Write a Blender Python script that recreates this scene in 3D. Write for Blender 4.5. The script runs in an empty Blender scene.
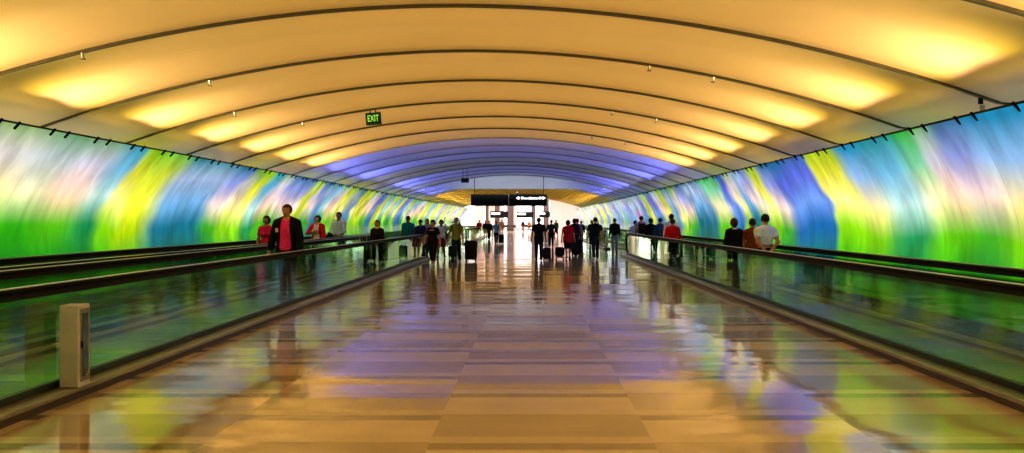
import bpy, bmesh, math, random
import numpy as np
from mathutils import Vector, Matrix

random.seed(7)
rng = np.random.default_rng(7)
C = bpy.context.scene.collection
PI = math.pi
R = math.radians

def srgb(r, g, b):
    f = lambda c: (c/255/12.92) if c/255 <= .04045 else ((c/255+.055)/1.055)**2.4
    return (f(r), f(g), f(b), 1.0)

# ------------------------------------------------------------------ materials
MATS = {}
def mat(name, col, rough=.6, metal=0.0, noise=.12, scale=18, spec=.4, emit=None, es=0.0):
    if name in MATS: return MATS[name]
    m = bpy.data.materials.new(name); m.use_nodes = True
    nt = m.node_tree; b = nt.nodes['Principled BSDF']
    b.inputs['Roughness'].default_value = rough
    b.inputs['Metallic'].default_value = metal
    b.inputs['Specular IOR Level'].default_value = spec
    tc = nt.nodes.new('ShaderNodeTexCoord')
    n = nt.nodes.new('ShaderNodeTexNoise'); n.inputs['Scale'].default_value = scale
    n.inputs['Detail'].default_value = 3
    nt.links.new(tc.outputs['Object'], n.inputs['Vector'])
    r = nt.nodes.new('ShaderNodeValToRGB')
    c = Vector(col[:3])
    r.color_ramp.elements[0].color = (*(c*(1-noise)), 1); r.color_ramp.elements[0].position = .3
    r.color_ramp.elements[1].color = (*[min(1, v*(1+noise)) for v in c], 1); r.color_ramp.elements[1].position = .7
    nt.links.new(n.outputs['Fac'], r.inputs['Fac'])
    nt.links.new(r.outputs['Color'], b.inputs['Base Color'])
    if emit is not None:
        b.inputs['Emission Color'].default_value = (*emit[:3], 1)
        b.inputs['Emission Strength'].default_value = es
    MATS[name] = m
    return m

def cm(r, g, b, rough=.75):           # cloth of an sRGB colour
    return mat(f'cloth_{r}_{g}_{b}', srgb(r, g, b), rough, noise=.18, scale=30, spec=.2)

def N(nt, t, **kw):
    n = nt.nodes.new(t)
    for k, v in kw.items(): setattr(n, k, v)
    return n
def M2(nt, op, a, b=None, c=None):
    n = nt.nodes.new('ShaderNodeMath'); n.operation = op
    for i, v in enumerate((a, b, c)):
        if v is None: continue
        if isinstance(v, (int, float)): n.inputs[i].default_value = v
        else: nt.links.new(v, n.inputs[i])
    return n.outputs[0]

def facets(nt, X, Y, w, levels, soft=None, ks=0):
    """every strip of the paving is laid a hair out of level: a random tilt per strip breaks up the reflections"""
    tot = None
    col = M2(nt, 'FLOOR', M2(nt, 'DIVIDE', M2(nt, 'ADD', X, .70), w))
    for st, amp in levels:
        cmb = N(nt, 'ShaderNodeCombineXYZ'); nt.links.new(col, cmb.inputs[0]); nt.links.new(M2(nt, 'FLOOR', M2(nt, 'DIVIDE', Y, st)), cmb.inputs[1])
        wn = N(nt, 'ShaderNodeTexWhiteNoise', noise_dimensions='2D'); nt.links.new(cmb.outputs[0], wn.inputs['Vector'])
        v = M2(nt, 'MULTIPLY', M2(nt, 'SUBTRACT', wn.outputs['Value'], .5), 2*amp); tot = v if tot is None else M2(nt, 'ADD', tot, v)
    if soft is not None: tot = M2(nt, 'ADD', tot, M2(nt, 'MULTIPLY', M2(nt, 'SUBTRACT', soft, .5), 2*ks))
    g = N(nt, 'ShaderNodeNewGeometry'); c = N(nt, 'ShaderNodeCombineXYZ'); nt.links.new(tot, c.inputs[1])
    ad = N(nt, 'ShaderNodeVectorMath', operation='ADD'); nt.links.new(g.outputs['Normal'], ad.inputs[0]); nt.links.new(c.outputs[0], ad.inputs[1])
    nm = N(nt, 'ShaderNodeVectorMath', operation='NORMALIZE'); nt.links.new(ad.outputs[0], nm.inputs[0])
    return nm.outputs[0]

def floor_material():
    m = bpy.data.materials.new('terrazzo_checker'); m.use_nodes = True
    nt = m.node_tree; b = nt.nodes['Principled BSDF']
    tc = N(nt, 'ShaderNodeTexCoord'); s = N(nt, 'ShaderNodeSeparateXYZ')
    nt.links.new(tc.outputs['Object'], s.inputs[0])
    X, Y = s.outputs[0], s.outputs[1]
    col = M2(nt, 'FLOOR', M2(nt, 'DIVIDE', M2(nt, 'ADD', X, .70), 1.56))
    par = M2(nt, 'MULTIPLY', M2(nt, 'PINGPONG', col, 1.0), .5)
    t = M2(nt, 'FRACT', M2(nt, 'ADD', M2(nt, 'SUBTRACT', M2(nt, 'DIVIDE', M2(nt, 'SUBTRACT', Y, 5.586), 1.595), .5), par))
    # left column (col = -1) is odd -> par .5, so the pattern starts there
    r = N(nt, 'ShaderNodeValToRGB'); cr = r.color_ramp; cr.interpolation = 'CONSTANT'
    light, dark = (.72, .60, .42, 1), (.49, .40, .27, 1)
    pale, deep = (.68, .57, .40, 1), (.31, .25, .17, 1)
    cr.elements[0].position = 0; cr.elements[0].color = light
    cr.elements[1].position = .372; cr.elements[1].color = dark
    for p, c in ((.385, deep), (.478, pale), (.585, dark)):
        e = cr.elements.new(p); e.color = c
    nt.links.new(t, r.inputs['Fac'])
    # terrazzo speckle
    v = N(nt, 'ShaderNodeTexVoronoi'); v.inputs['Scale'].default_value = 60
    nt.links.new(tc.outputs['Object'], v.inputs['Vector'])
    n = N(nt, 'ShaderNodeTexNoise'); n.inputs['Scale'].default_value = 1.3
    nt.links.new(tc.outputs['Object'], n.inputs['Vector'])
    k = M2(nt, 'ADD', M2(nt, 'MULTIPLY', v.outputs['Distance'], .12), M2(nt, 'MULTIPLY', n.outputs['Fac'], .25))
    k = M2(nt, 'ADD', k, .82)
    mx = N(nt, 'ShaderNodeVectorMath', operation='SCALE')
    nt.links.new(r.outputs['Color'], mx.inputs[0]); nt.links.new(k, mx.inputs['Scale'])
    nt.links.new(mx.outputs[0], b.inputs['Base Color'])
    b.inputs['Specular IOR Level'].default_value = .6
    b.inputs['Coat Weight'].default_value = .42; b.inputs['Coat IOR'].default_value = 1.6; b.inputs['Coat Roughness'].default_value = .06
    # lippage between the strips breaks reflections into horizontal streaks
    mp = N(nt, 'ShaderNodeMapping'); mp.inputs['Scale'].default_value = (.35, 2.6, 1)
    nt.links.new(tc.outputs['Object'], mp.inputs['Vector'])
    w = N(nt, 'ShaderNodeTexNoise'); w.inputs['Scale'].default_value = 1.0; w.inputs['Detail'].default_value = 2
    nt.links.new(mp.outputs[0], w.inputs['Vector'])
    nt.links.new(facets(nt, X, Y, 1.56, ((.42, .010), (.145, .007)), w.outputs['Fac'], .012), b.inputs['Normal'])
    nt.links.new(facets(nt, X, Y, 1.56, ((.42, .010), (.145, .007)), w.outputs['Fac'], .012), b.inputs['Coat Normal'])
    rr = M2(nt, 'ADD', M2(nt, 'MULTIPLY', w.outputs['Fac'], .10), .05)
    nt.links.new(rr, b.inputs['Roughness'])
    return m

def glow_material(name, strength):
    """back-lit art glass: the artwork colours live in the mesh attribute 'glow'"""
    m = bpy.data.materials.new(name); m.use_nodes = True
    nt = m.node_tree; b = nt.nodes['Principled BSDF']
    a = N(nt, 'ShaderNodeAttribute'); a.attribute_name = 'glow'
    tc = N(nt, 'ShaderNodeTexCoord')
    # brushy streaks
    mp = N(nt, 'ShaderNodeMapping'); mp.inputs['Scale'].default_value = (.7, 2.2, .7)
    mp.inputs['Rotation'].default_value = (R(18), 0, 0)
    nt.links.new(tc.outputs['Object'], mp.inputs['Vector'])
    n = N(nt, 'ShaderNodeTexNoise'); n.inputs['Scale'].default_value = 1.6; n.inputs['Detail'].default_value = 5
    n.inputs['Distortion'].default_value = .6
    nt.links.new(mp.outputs[0], n.inputs['Vector'])
    k = M2(nt, 'ADD', M2(nt, 'MULTIPLY', n.outputs['Fac'], 1.1), .50)
    # glass joints
    s = N(nt, 'ShaderNodeSeparateXYZ'); nt.links.new(tc.outputs['Object'], s.inputs[0])
    fr = M2(nt, 'FRACT', M2(nt, 'DIVIDE', s.outputs[1], 1.185))
    j = M2(nt, 'GREATER_THAN', fr, .012)
    k = M2(nt, 'MULTIPLY', k, M2(nt, 'ADD', M2(nt, 'MULTIPLY', j, .22), .78))
    mx = N(nt, 'ShaderNodeVectorMath', operation='SCALE')
    nt.links.new(a.outputs['Color'], mx.inputs[0]); nt.links.new(k, mx.inputs['Scale'])
    b.inputs['Base Color'].default_value = (.05, .05, .05, 1)
    b.inputs['Roughness'].default_value = .25
    b.inputs['Specular IOR Level'].default_value = .1
    nt.links.new(mx.outputs[0], b.inputs['Emission Color'])
    b.inputs['Emission Strength'].default_value = strength
    return m

def glass_material():
    m = bpy.data.materials.new('green_tinted_balustrade_glass'); m.use_nodes = True
    nt = m.node_tree; nt.nodes.remove(nt.nodes['Principled BSDF'])
    out = nt.nodes['Material Output']
    tr = N(nt, 'ShaderNodeBsdfTransparent'); tr.inputs[0].default_value = (.74, .93, .64, 1)
    gl = N(nt, 'ShaderNodeBsdfGlossy'); gl.inputs['Roughness'].default_value = .02
    gl.inputs['Color'].default_value = (.66, .88, .68, 1)
    lw = N(nt, 'ShaderNodeLayerWeight'); fr = M2(nt, 'ADD', M2(nt, 'MULTIPLY', M2(nt, 'POWER', lw.outputs['Facing'], 3.0), .9), .09)
    mx = N(nt, 'ShaderNodeMixShader')
    tc = N(nt, 'ShaderNodeTexCoord')
    n = N(nt, 'ShaderNodeTexNoise'); n.inputs['Scale'].default_value = .6
    nt.links.new(tc.outputs['Object'], n.inputs['Vector'])
    bp = N(nt, 'ShaderNodeBump'); bp.inputs['Strength'].default_value = .01
    nt.links.new(n.outputs['Fac'], bp.inputs['Height']); nt.links.new(bp.outputs[0], gl.inputs['Normal'])
    nt.links.new(fr, mx.inputs[0]); nt.links.new(tr.outputs[0], mx.inputs[1]); nt.links.new(gl.outputs[0], mx.inputs[2])
    nt.links.new(mx.outputs[0], out.inputs['Surface'])
    return m

def tread_material():
    m = bpy.data.materials.new('ribbed_steel_pallets'); m.use_nodes = True
    nt = m.node_tree; b = nt.nodes['Principled BSDF']
    b.inputs['Metallic'].default_value = .85; b.inputs['Roughness'].default_value = .18
    tc = N(nt, 'ShaderNodeTexCoord'); s = N(nt, 'ShaderNodeSeparateXYZ'); nt.links.new(tc.outputs['Object'], s.inputs[0])
    f = M2(nt, 'FRACT', M2(nt, 'MULTIPLY', s.outputs[1], 2.5))
    g = M2(nt, 'GREATER_THAN', f, .06)
    r = N(nt, 'ShaderNodeMixRGB'); r.inputs[1].default_value = (.05, .05, .05, 1); r.inputs[2].default_value = (.60, .64, .48, 1)
    nt.links.new(g, r.inputs[0]); nt.links.new(r.outputs[0], b.inputs['Base Color'])
    nt.links.new(facets(nt, s.outputs[0], s.outputs[1], 9, ((.4, .02), (.1, .012))), b.inputs['Normal'])
    return m

FLOOR = floor_material(); GLASS = glass_material(); TREAD = tread_material()
CEIL_GOLDLIT = mat('ceiling_fabric_gold_lit', (.74, .60, .34), .5, noise=.03, scale=.7, spec=.25)  # same fabric with the gold light put into its colour
CEIL = mat('ceiling_fabric', (.78, .74, .66), .45, noise=.03, scale=.7, spec=.35)
RIB = mat('rib_track_metal', (.10, .09, .05), .4, .4)
RIBB = mat('rib_track_grey', (.30, .30, .36), .5, .1)
RIBL = mat('rib_track_lip', (.32, .30, .22), .35, .6)
DARK = mat('dark_ledge', (.022, .017, .014), .35)
BROWN = mat('bronze_strip', (.022, .018, .013), .5, 0, spec=.08)
RUBBER = mat('black_rubber', (.006, .005, .005), .5, spec=.06)
ALU = mat('brushed_aluminium', (.42, .38, .30), .28, .9, noise=.06)
RAILSHEEN = mat('rail_sheen_yellow', (.92, .88, .66), .3, .9, noise=.03)  # yellowish colour of the sheen on the rail tops
CURB = mat('curb_aluminium', (.32, .30, .20), .28, .5, noise=.08, scale=6)
CURBF = mat('curb_face_dark', (.07, .05, .035), .4, .3)
SKIRT = mat('glass_clamp_green_black', (.02, .035, .02), .3)
STEEL = mat('stainless_steel', (.72, .68, .62), .42, .5, noise=.10, scale=5)
BLACKP = mat('black_plastic', (.006, .006, .007), .5, spec=.1)
WHITEP = mat('white_plastic', (.75, .75, .74), .4)
GREYB = mat('bulkhead_grey', (.52, .55, .58), .6, noise=.05, scale=1)
LAMPW = mat('sign_white_lit', (.9, .9, .9), .5, emit=(1, 1, 1), es=1.6)
LAMPG = mat('sign_green_lit', (.2, .6, .2), .5, emit=srgb(150, 215, 90), es=.8)
GREENB = mat('exit_sign_green', srgb(8, 60, 22), .4, emit=srgb(6, 60, 20), es=.25)

# ------------------------------------------------------------------ mesh helpers
def link(name, me, parent=None, m=None):
    o = bpy.data.objects.new(name, me); C.objects.link(o)
    if parent is not None: o.parent = parent
    if m is not None:
        for x in (m if isinstance(m, (list, tuple)) else [m]): me.materials.append(x)
    return o
def obj(name, bm, m=None, parent=None, smooth=False):
    me = bpy.data.meshes.new(name); bmesh.ops.recalc_face_normals(bm, faces=bm.faces)
    bm.to_mesh(me); bm.free()
    if smooth:
        for p in me.polygons: p.use_smooth = True
    return link(name, me, parent, m)
def pydata(name, v, f, m=None, parent=None, smooth=False):
    me = bpy.data.meshes.new(name); me.from_pydata([tuple(map(float, p)) for p in v], [], [tuple(map(int, q)) for q in f]); me.update()
    if smooth: me.polygons.foreach_set('use_smooth', [True]*len(me.polygons))
    return link(name, me, parent, m)
def empty(name, loc, rz=0):
    o = bpy.data.objects.new(name, None); C.objects.link(o); o.location = loc; o.rotation_euler = (0, 0, rz)
    o.empty_display_size = .2
    return o
def tag(o, label=None, cat=None, group=None, kind=None):
    if label: o['label'] = label
    if cat: o['category'] = cat
    if group: o['group'] = group
    if kind: o['kind'] = kind
    return o
def structure(o): o['kind'] = 'structure'; return o

def box(bm, x0, x1, y0, y1, z0, z1, bev=0):
    r = bmesh.ops.create_cube(bm, size=1)
    vs = r['verts']
    for v in vs:
        v.co = Vector((x0+(v.co.x+.5)*(x1-x0), y0+(v.co.y+.5)*(y1-y0), z0+(v.co.z+.5)*(z1-z0)))
    if bev:
        es = list({e for v in vs for e in v.link_edges})
        bmesh.ops.bevel(bm, geom=es, offset=bev, segments=3, affect='EDGES', profile=.5)
def bx(x0, x1, y0, y1, z0, z1, bev=0):
    bm = bmesh.new(); box(bm, x0, x1, y0, y1, z0, z1, bev); return bm
def tube(bm, pts, r, n=8, cap=True):
    pts = [Vector(p) for p in pts]
    rs = r if isinstance(r, (list, tuple)) else [r]*len(pts)
    rings = []
    for i, p in enumerate(pts):
        d = (pts[min(i+1, len(pts)-1)] - pts[max(i-1, 0)]).normalized()
        a = d.cross(Vector((0, 0, 1)) if abs(d.z) < .9 else Vector((1, 0, 0))).normalized(); b = d.cross(a)
        rings.append([bm.verts.new(p + (a*math.cos(t*2*PI/n) + b*math.sin(t*2*PI/n))*rs[i]) for t in range(n)])
    for i in range(len(rings)-1):
        for t in range(n):
            bm.faces.new((rings[i][t], rings[i][(t+1) % n], rings[i+1][(t+1) % n], rings[i+1][t]))
    if cap:
        bm.faces.new(rings[0][::-1]); bm.faces.new(rings[-1])
def disc(bm, c, r, axis='x', w=.02, n=14):
    c = Vector(c); d = Vector((1, 0, 0)) if axis == 'x' else Vector((0, 1, 0)) if axis == 'y' else Vector((0, 0, 1))
    tube(bm, [c-d*w/2, c+d*w/2], r, n)
def sweep(profile, path, closed=True):
    """profile in the (x, up) plane swept along a path of (y, z) points with frames"""
    bm = bmesh.new(); rings = []
    for i, (y, z) in enumerate(path):
        y0, z0 = path[max(i-1, 0)]; y1, z1 = path[min(i+1, len(path)-1)]
        d = Vector((0, y1-y0, z1-z0)).normalized(); up = Vector((0, -d.z, d.y))
        rings.append([bm.verts.new(Vector((px, y, z)) + up*pu) for px, pu in profile])
    n = len(profile)
    for i in range(len(rings)-1):
        for t in range(n if closed else n-1):
            bm.faces.new((rings[i][t], rings[i][(t+1) % n], rings[i+1][(t+1) % n], rings[i+1][t]))
    if closed:
        bm.faces.new(rings[0][::-1]); bm.faces.new(rings[-1])
    return bm
def text_mesh(name, body, size, m, parent, loc, rot, sx=1.0, depth=.004):
    cu = bpy.data.curves.new(name, 'FONT'); cu.body = body; cu.size = size; cu.align_x = 'CENTER'; cu.align_y = 'CENTER'
    cu.extrude = depth; cu.offset = size*.012
    t = bpy.data.objects.new(name, cu); C.objects.link(t)
    dg = bpy.context.evaluated_depsgraph_get(); dg.update()
    me = bpy.data.meshes.new_from_object(t.evaluated_get(dg))
    bpy.data.objects.remove(t, do_unlink=True)
    me.name = name; me.materials.clear()
    o = link(name, me, parent, m); o.location = loc; o.rotation_euler = rot; o.scale = (sx, 1, 1)
    return o

# ------------------------------------------------------------------ tunnel dimensions
YEND = 92.0
RIB0, RIBD = 9.78, 2.62                         # first rib in view, rib spacing
CX, HW, APEX = -.93, 6.73, 4.18
def ceil_z(x):
    u = abs((x-CX)/HW)
    return APEX - 1.21*u**1.95 if u < 1 else APEX-1.21 - .12*(u-1)
ribs = [RIB0 + RIBD*k for k in range(-5, 33) if RIB0 + RIBD*k < YEND]

# floor
structure(pydata('floor', [(-30, -8, 0), (30, -8, 0), (30, 150, 0), (-30, 150, 0)], [(0, 1, 2, 3)], FLOOR))

# ceiling: fabric bays, bulging slightly between the ribs
xs = np.linspace(CX-HW*1.03, CX+HW*1.03, 57)
ys = []
for a, b in zip(ribs[:-1], ribs[1:]):
    ys += [a + (b-a)*t/14 for t in range(14)]
ys.append(ribs[-1]); ys.append(YEND)
V = []; F = []
for y in ys:
    t = ((y-RIB0)/RIBD) % 1.0
    bul = .17*math.sin(PI*t) + .028*math.sin(3*PI*t) + .012*math.sin(7*PI*t)*math.sin(PI*t) if y < ribs[-1] else 0
    for x in xs:
        u = min(1, abs((x-CX)/HW)); V.append((x, y, ceil_z(x) + bul*(1-u**4)))
nx = len(xs)
for i in range(len(ys)-1):
    for j in range(nx-1):
        F.append((i*nx+j, i*nx+j+1, (i+1)*nx+j+1, (i+1)*nx+j))
ceiling = structure(pydata('ceiling', V, F, [CEIL, CEIL_GOLDLIT], smooth=True))
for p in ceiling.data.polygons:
    if p.center.y < RIB0+RIBD*6 or p.center.y > 57: p.material_index = 1  # bays in the gold light take the gold-lit tint

for k, y in enumerate(ribs):
    bm = bmesh.new(); prev = None
    for x in np.linspace(CX-HW*1.02, CX+HW*1.02, 61):
        z = ceil_z(x)
        ring = [bm.verts.new((x, y+dy, z+dz)) for dy, dz in ((-.028, .04), (-.028, -.028), (.028, -.028), (.028, .04))]
        if prev:
            for t in range(4): bm.faces.new((prev[t], prev[(t+1) % 4], ring[(t+1) % 4], ring[t]))
        prev = ring
    blue = RIB0+RIBD*5.5 < y < 57
    tr = structure(obj(f'trim_{k+1}', bm, RIBB if blue else RIB))
    bm = bmesh.new(); prev = None
    for x in np.linspace(CX-HW*1.02, CX+HW*1.02, 61):
        z = ceil_z(x)
        ring = [bm.verts.new((x, y+dy, z+dz)) for dy, dz in ((.03, .03), (.03, -.022), (.052, -.018), (.052, .03))]
        if prev:
            for t in range(4): bm.faces.new((prev[t], prev[(t+1) % 4], ring[(t+1) % 4], ring[t]))
        prev = ring
    obj('track_lip', bm, RIBL, tr)

# grey bulkhead lunette across the vault
bm = bmesh.new(); up = []; lo = []
BZ = 3.42
for x in np.linspace(CX-5.6, CX+5.6, 61):
    z = ceil_z(x)+.05
    if z > BZ:
        up.append((x, z)); lo.append((x, BZ))
def lun(y): return [bm.verts.new((x, y, z)) for x, z in up], [bm.verts.new((x, y, z)) for x, z in lo]
a, b = lun(48.2); c, d = lun(48.45)
for i in range(len(up)-1):
    bm.faces.new((a[i], a[i+1], b[i+1], b[i])); bm.faces.new((c[i], c[i+1], d[i+1], d[i])); bm.faces.new((b[i], b[i+1], d[i+1], d[i]))
structure(obj('trim_50', bm, GREYB))

# ------------------------------------------------------------------ glowing art glass walls
PAL = {
 'YG': [(90, 200, 0), (150, 228, 5), (255, 246, 140), (228, 226, 60), (140, 190, 10)],
 'G':  [(5, 145, 15), (50, 180, 20), (230, 222, 175), (200, 212, 215), (60, 160, 70)],
 'T':  [(0, 112, 105), (0, 122, 150), (110, 165, 210), (165, 188, 222), (0, 122, 130)],
 'B':  [(0, 120, 140), (5, 112, 185), (110, 150, 222), (95, 112, 222), (0, 105, 150)],
 'P':  [(30, 165, 10), (95, 195, 25), (255, 205, 175), (208, 206, 222), (95, 165, 95)],
 'C':  [(0, 140, 50), (10, 158, 95), (180, 216, 210), (115, 188, 226), (0, 150, 165)],
 'LG': [(60, 185, 0), (110, 205, 20), (252, 232, 175), (130, 215, 170), (20, 170, 40)],
 'RB': [(80, 185, 0), (130, 212, 0), (248, 222, 140), (150, 192, 238), (0, 140, 185)],
 'CR': [(95, 195, 0), (150, 210, 20), (255, 232, 150), (224, 214, 212), (115, 165, 70)],
 'VB': [(20, 150, 50), (70, 180, 40), (240, 208, 195), (150, 165, 232), (0, 105, 140)],
 'M':  [(200, 20, 120), (235, 40, 150), (230, 110, 190), (110, 180, 220), (0, 120, 140)],
 'Y2': [(90, 190, 0), (180, 215, 0), (235, 235, 60), (215, 225, 60), (120, 190, 70)],
}
STOPS = np.array([0, .21, .46, .74, 1.0])
def lin(c):
    c = np.array(c, float)/255
    return np.where(c <= .04045, c/12.92, ((c+.055)/1.055)**2.4)
PALA = {k: np.array([lin(c) for c in v]) for k, v in PAL.items()}
def smooth_noise(n, sc, seed):
    g = np.random.default_rng(seed).normal(size=int(n/sc)+4)
    t = np.arange(n)/sc; i = t.astype(int); f = t-i; f = f*f*(3-2*f)
    return g[i]*(1-f)+g[i+1]*f
LEFT = [(-9, 'T'), (-5, 'P'), (-1, 'B'), (4, 'P'), (8, 'YG'), (10.5, 'CR'), (12.1, 'G'), (13.0, 'P'), (14.2, 'C'), (14.75, 'YG'), (15.6, 'Y2'), (16.9, 'T'), (18.3, 'T'), (19.6, 'VB'), (20.5, 'CR'), (21.3, 'YG'), (22.2, 'C'), (23.0, 'P')]
RIGHT = [(-9, 'T'), (-4, 'YG'), (0, 'VB'), (3, 'RB'), (9.2, 'RB'), (10.0, 'VB'), (10.6, 'P'), (11.0, 'LG'), (12.0, 'C'), (13.3, 'RB'), (14.0, 'YG'), (14.9, 'YG'), (15.3, 'B'), (17.0, 'B'), (17.9, 'VB'), (18.8, 'YG'), (19.6, 'VB'), (20.3, 'T'), (21.2, 'CR'), (22.0, 'B')]
random.seed(11)
y = 24.0
while y < YEND+3:
    LEFT.append((y, random.choice(['P', 'YG', 'T', 'Y2', 'C', 'B', 'YG', 'VB']))); y += random.uniform(.5, 1.3)*(1+y/90)
y = 23.0
while y < YEND+3:
    k = random.choice(['VB', 'B', 'T', 'CR', 'VB', 'B', 'P', 'LG', 'Y2'] if y < 38 else ['T', 'B', 'Y2', 'T', 'C', 'Y2', 'C'])
    if 41 < y < 42.2: k = 'M'
    RIGHT.append((y, k)); y += random.uniform(.5, 1.3)*(1+y/90)

def noise2(n, m, sa, sb, seed):
    g = np.random.default_rng(seed).normal(size=(n//sa+3, m//sb+3)); a = np.arange(n)/sa; b = np.arange(m)/sb
    i = a.astype(int); j = b.astype(int); f = (a-i)[:, None]; h = (b-j)[None]; f = f*f*(3-2*f); h = h*h*(3-2*h); i = i[:, None]; j = j[None]
    return (g[i, j]*(1-f)+g[i+1, j]*f)*(1-h) + (g[i, j+1]*(1-f)+g[i+1, j+1]*f)*h
def glow_wall(name, curve, keys, strength, seed):
    """curve: list of (x, z) bottom to top"""
    ny, nz = 820, 60
    # spacing grows with distance
    yy = -5 + (YEND+5)*(np.linspace(0, 1, ny)**1.5)
    P = np.array([(curve[0][0], .22)] + curve); zlow = curve[0][1]; d = np.r_[0, np.cumsum(np.hypot(*np.diff(P, axis=0).T))]; d /= d[-1]
    vv = np.linspace(0, 1, nz); v_art = np.clip((vv-d[1])/(1-d[1]), 0, 1)
    px = np.interp(vv, d, P[:, 0]); pz = np.interp(vv, d, P[:, 1]); low = np.where(pz < zlow-.32, .40, np.where(pz < zlow-.02, .05, 1.0)); vv = v_art  # dim glow carried below the art glass, added to colour the tread reflections
    ky = np.array([k[0] for k in keys]); kp = np.array([PALA[k[1]] for k in keys])
    n1 = smooth_noise(nz, 9, seed); n2 = smooth_noise(ny, 6, seed+1); n3 = smooth_noise(ny, 14, seed+2)
    n4 = noise2(ny, nz, 7, 6, seed+3); n5 = noise2(ny, nz, 3, 9, seed+4)
    verts = np.empty((ny, nz, 3)); colr = np.ones((ny, nz, 4))
    for i, y in enumerate(yy):
        yq = y - .35*(vv-.5)*np.clip(y/16, .6, 2) + .07*n1 + .05*n2[i] + (.05 + .0075*max(0, y-14))*n4[i]
        idx = np.clip(np.searchsorted(ky, yq, side='right')-1, 0, len(ky)-2)
        f = np.clip((yq-ky[idx])/(ky[idx+1]-ky[idx]), 0, 1)
        f = np.clip((f-.25)/.75, 0, 1); f = f*f*(3-2*f)         # flat field, then a soft change
        vw = np.clip(vv + .055*n3[i] + .02*n2[i], 0, 1)
        prof = kp[idx]*(1-f)[:, None, None] + kp[idx+1]*f[:, None, None]
        c = np.empty((nz, 3))
        for j in range(nz):
            for ch in range(3): c[j, ch] = np.interp(vw[j], STOPS, prof[j, :, ch])
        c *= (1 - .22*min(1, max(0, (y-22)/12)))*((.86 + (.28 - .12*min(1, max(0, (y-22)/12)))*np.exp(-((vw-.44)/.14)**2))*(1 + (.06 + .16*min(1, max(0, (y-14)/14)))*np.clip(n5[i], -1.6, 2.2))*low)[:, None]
        verts[i, :, 0] = px; verts[i, :, 1] = y; verts[i, :, 2] = pz; colr[i, :, :3] = c
    ii, jj = np.meshgrid(np.arange(ny-1), np.arange(nz-1), indexing='ij')
    q = np.stack([ii*nz+jj, (ii+1)*nz+jj, (ii+1)*nz+jj+1, ii*nz+jj+1], -1).reshape(-1, 4)
    me = bpy.data.meshes.new(name); me.from_pydata(verts.reshape(-1, 3).tolist(), [], q.tolist())
    at = me.color_attributes.new('glow', 'FLOAT_COLOR', 'POINT'); at.data.foreach_set('color', colr.reshape(-1).astype(np.float32))
    me.polygons.foreach_set('use_smooth', [True]*len(me.polygons)); me.update()
    return structure(link(name, me, None, glow_material(name+'_art_glass', strength)))
def wall_curve(xb, zb, xt, zt, s):
    pts = []
    for t in np.linspace(0, 1, 24):
        x = xb + (xt-xb)*(t**2.1) + s*.10*math.sin(PI*min(1, t*1.25))*(1-t); z = zb + (zt-zb)*t
        pts.append((x, z))
    return pts
LT, RT = (-7.0, 2.873), (5.2, 2.796)
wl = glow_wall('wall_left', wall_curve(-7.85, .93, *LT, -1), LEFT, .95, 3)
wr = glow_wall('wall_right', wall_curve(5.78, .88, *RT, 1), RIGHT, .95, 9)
# dark dado below the glass with bronze strip
structure(obj('baseboard_left', bx(-7.98, -7.80, -8, YEND, 0, .24), DARK)); structure(obj('baseboard_right', bx(5.72, 5.9, -8, YEND, 0, .24), DARK))
# closing panels outside the cove
structure(obj('trim_51', bx(-7.9, -7.78, -8, YEND, 2.2, 3.3), CEIL)); structure(obj('trim_52', bx(5.9, 6.0, -8, YEND, 2.2, 3.3), CEIL))
# bronze lip rail along the top edge + dark glass clips, in pairs
structure(obj('trim_53', bx(LT[0]-.02, LT[0]+.012, -8, YEND, LT[1]-.012, LT[1]+.012), BROWN))
structure(obj('trim_54', bx(RT[0]-.012, RT[0]+.02, -8, YEND, RT[1]-.012, RT[1]+.012), BROWN))
bm = bx(-.014, .014, -.017, .017, -.10, .03, .006)
clip_me = None
for side, wall, (x, z), s in (('l', wl, LT, 1), ('r', wr, RT, -1)):
    y = 8.2; n = 0
    while y < 62 and n < 90:
        for dy in (0, .37):
            if clip_me is None:
                o = obj('glass_clip', bm, BLACKP, wall); clip_me = o.data
            else:
                o = bpy.data.objects.new('glass_clip', clip_me); C.objects.link(o); o.parent = wall
            o.location = (x+.012*s, y+dy, z-.005); o.rotation_euler = (0, R(43)*s, 0); n += 1
        y += 1.185

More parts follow.
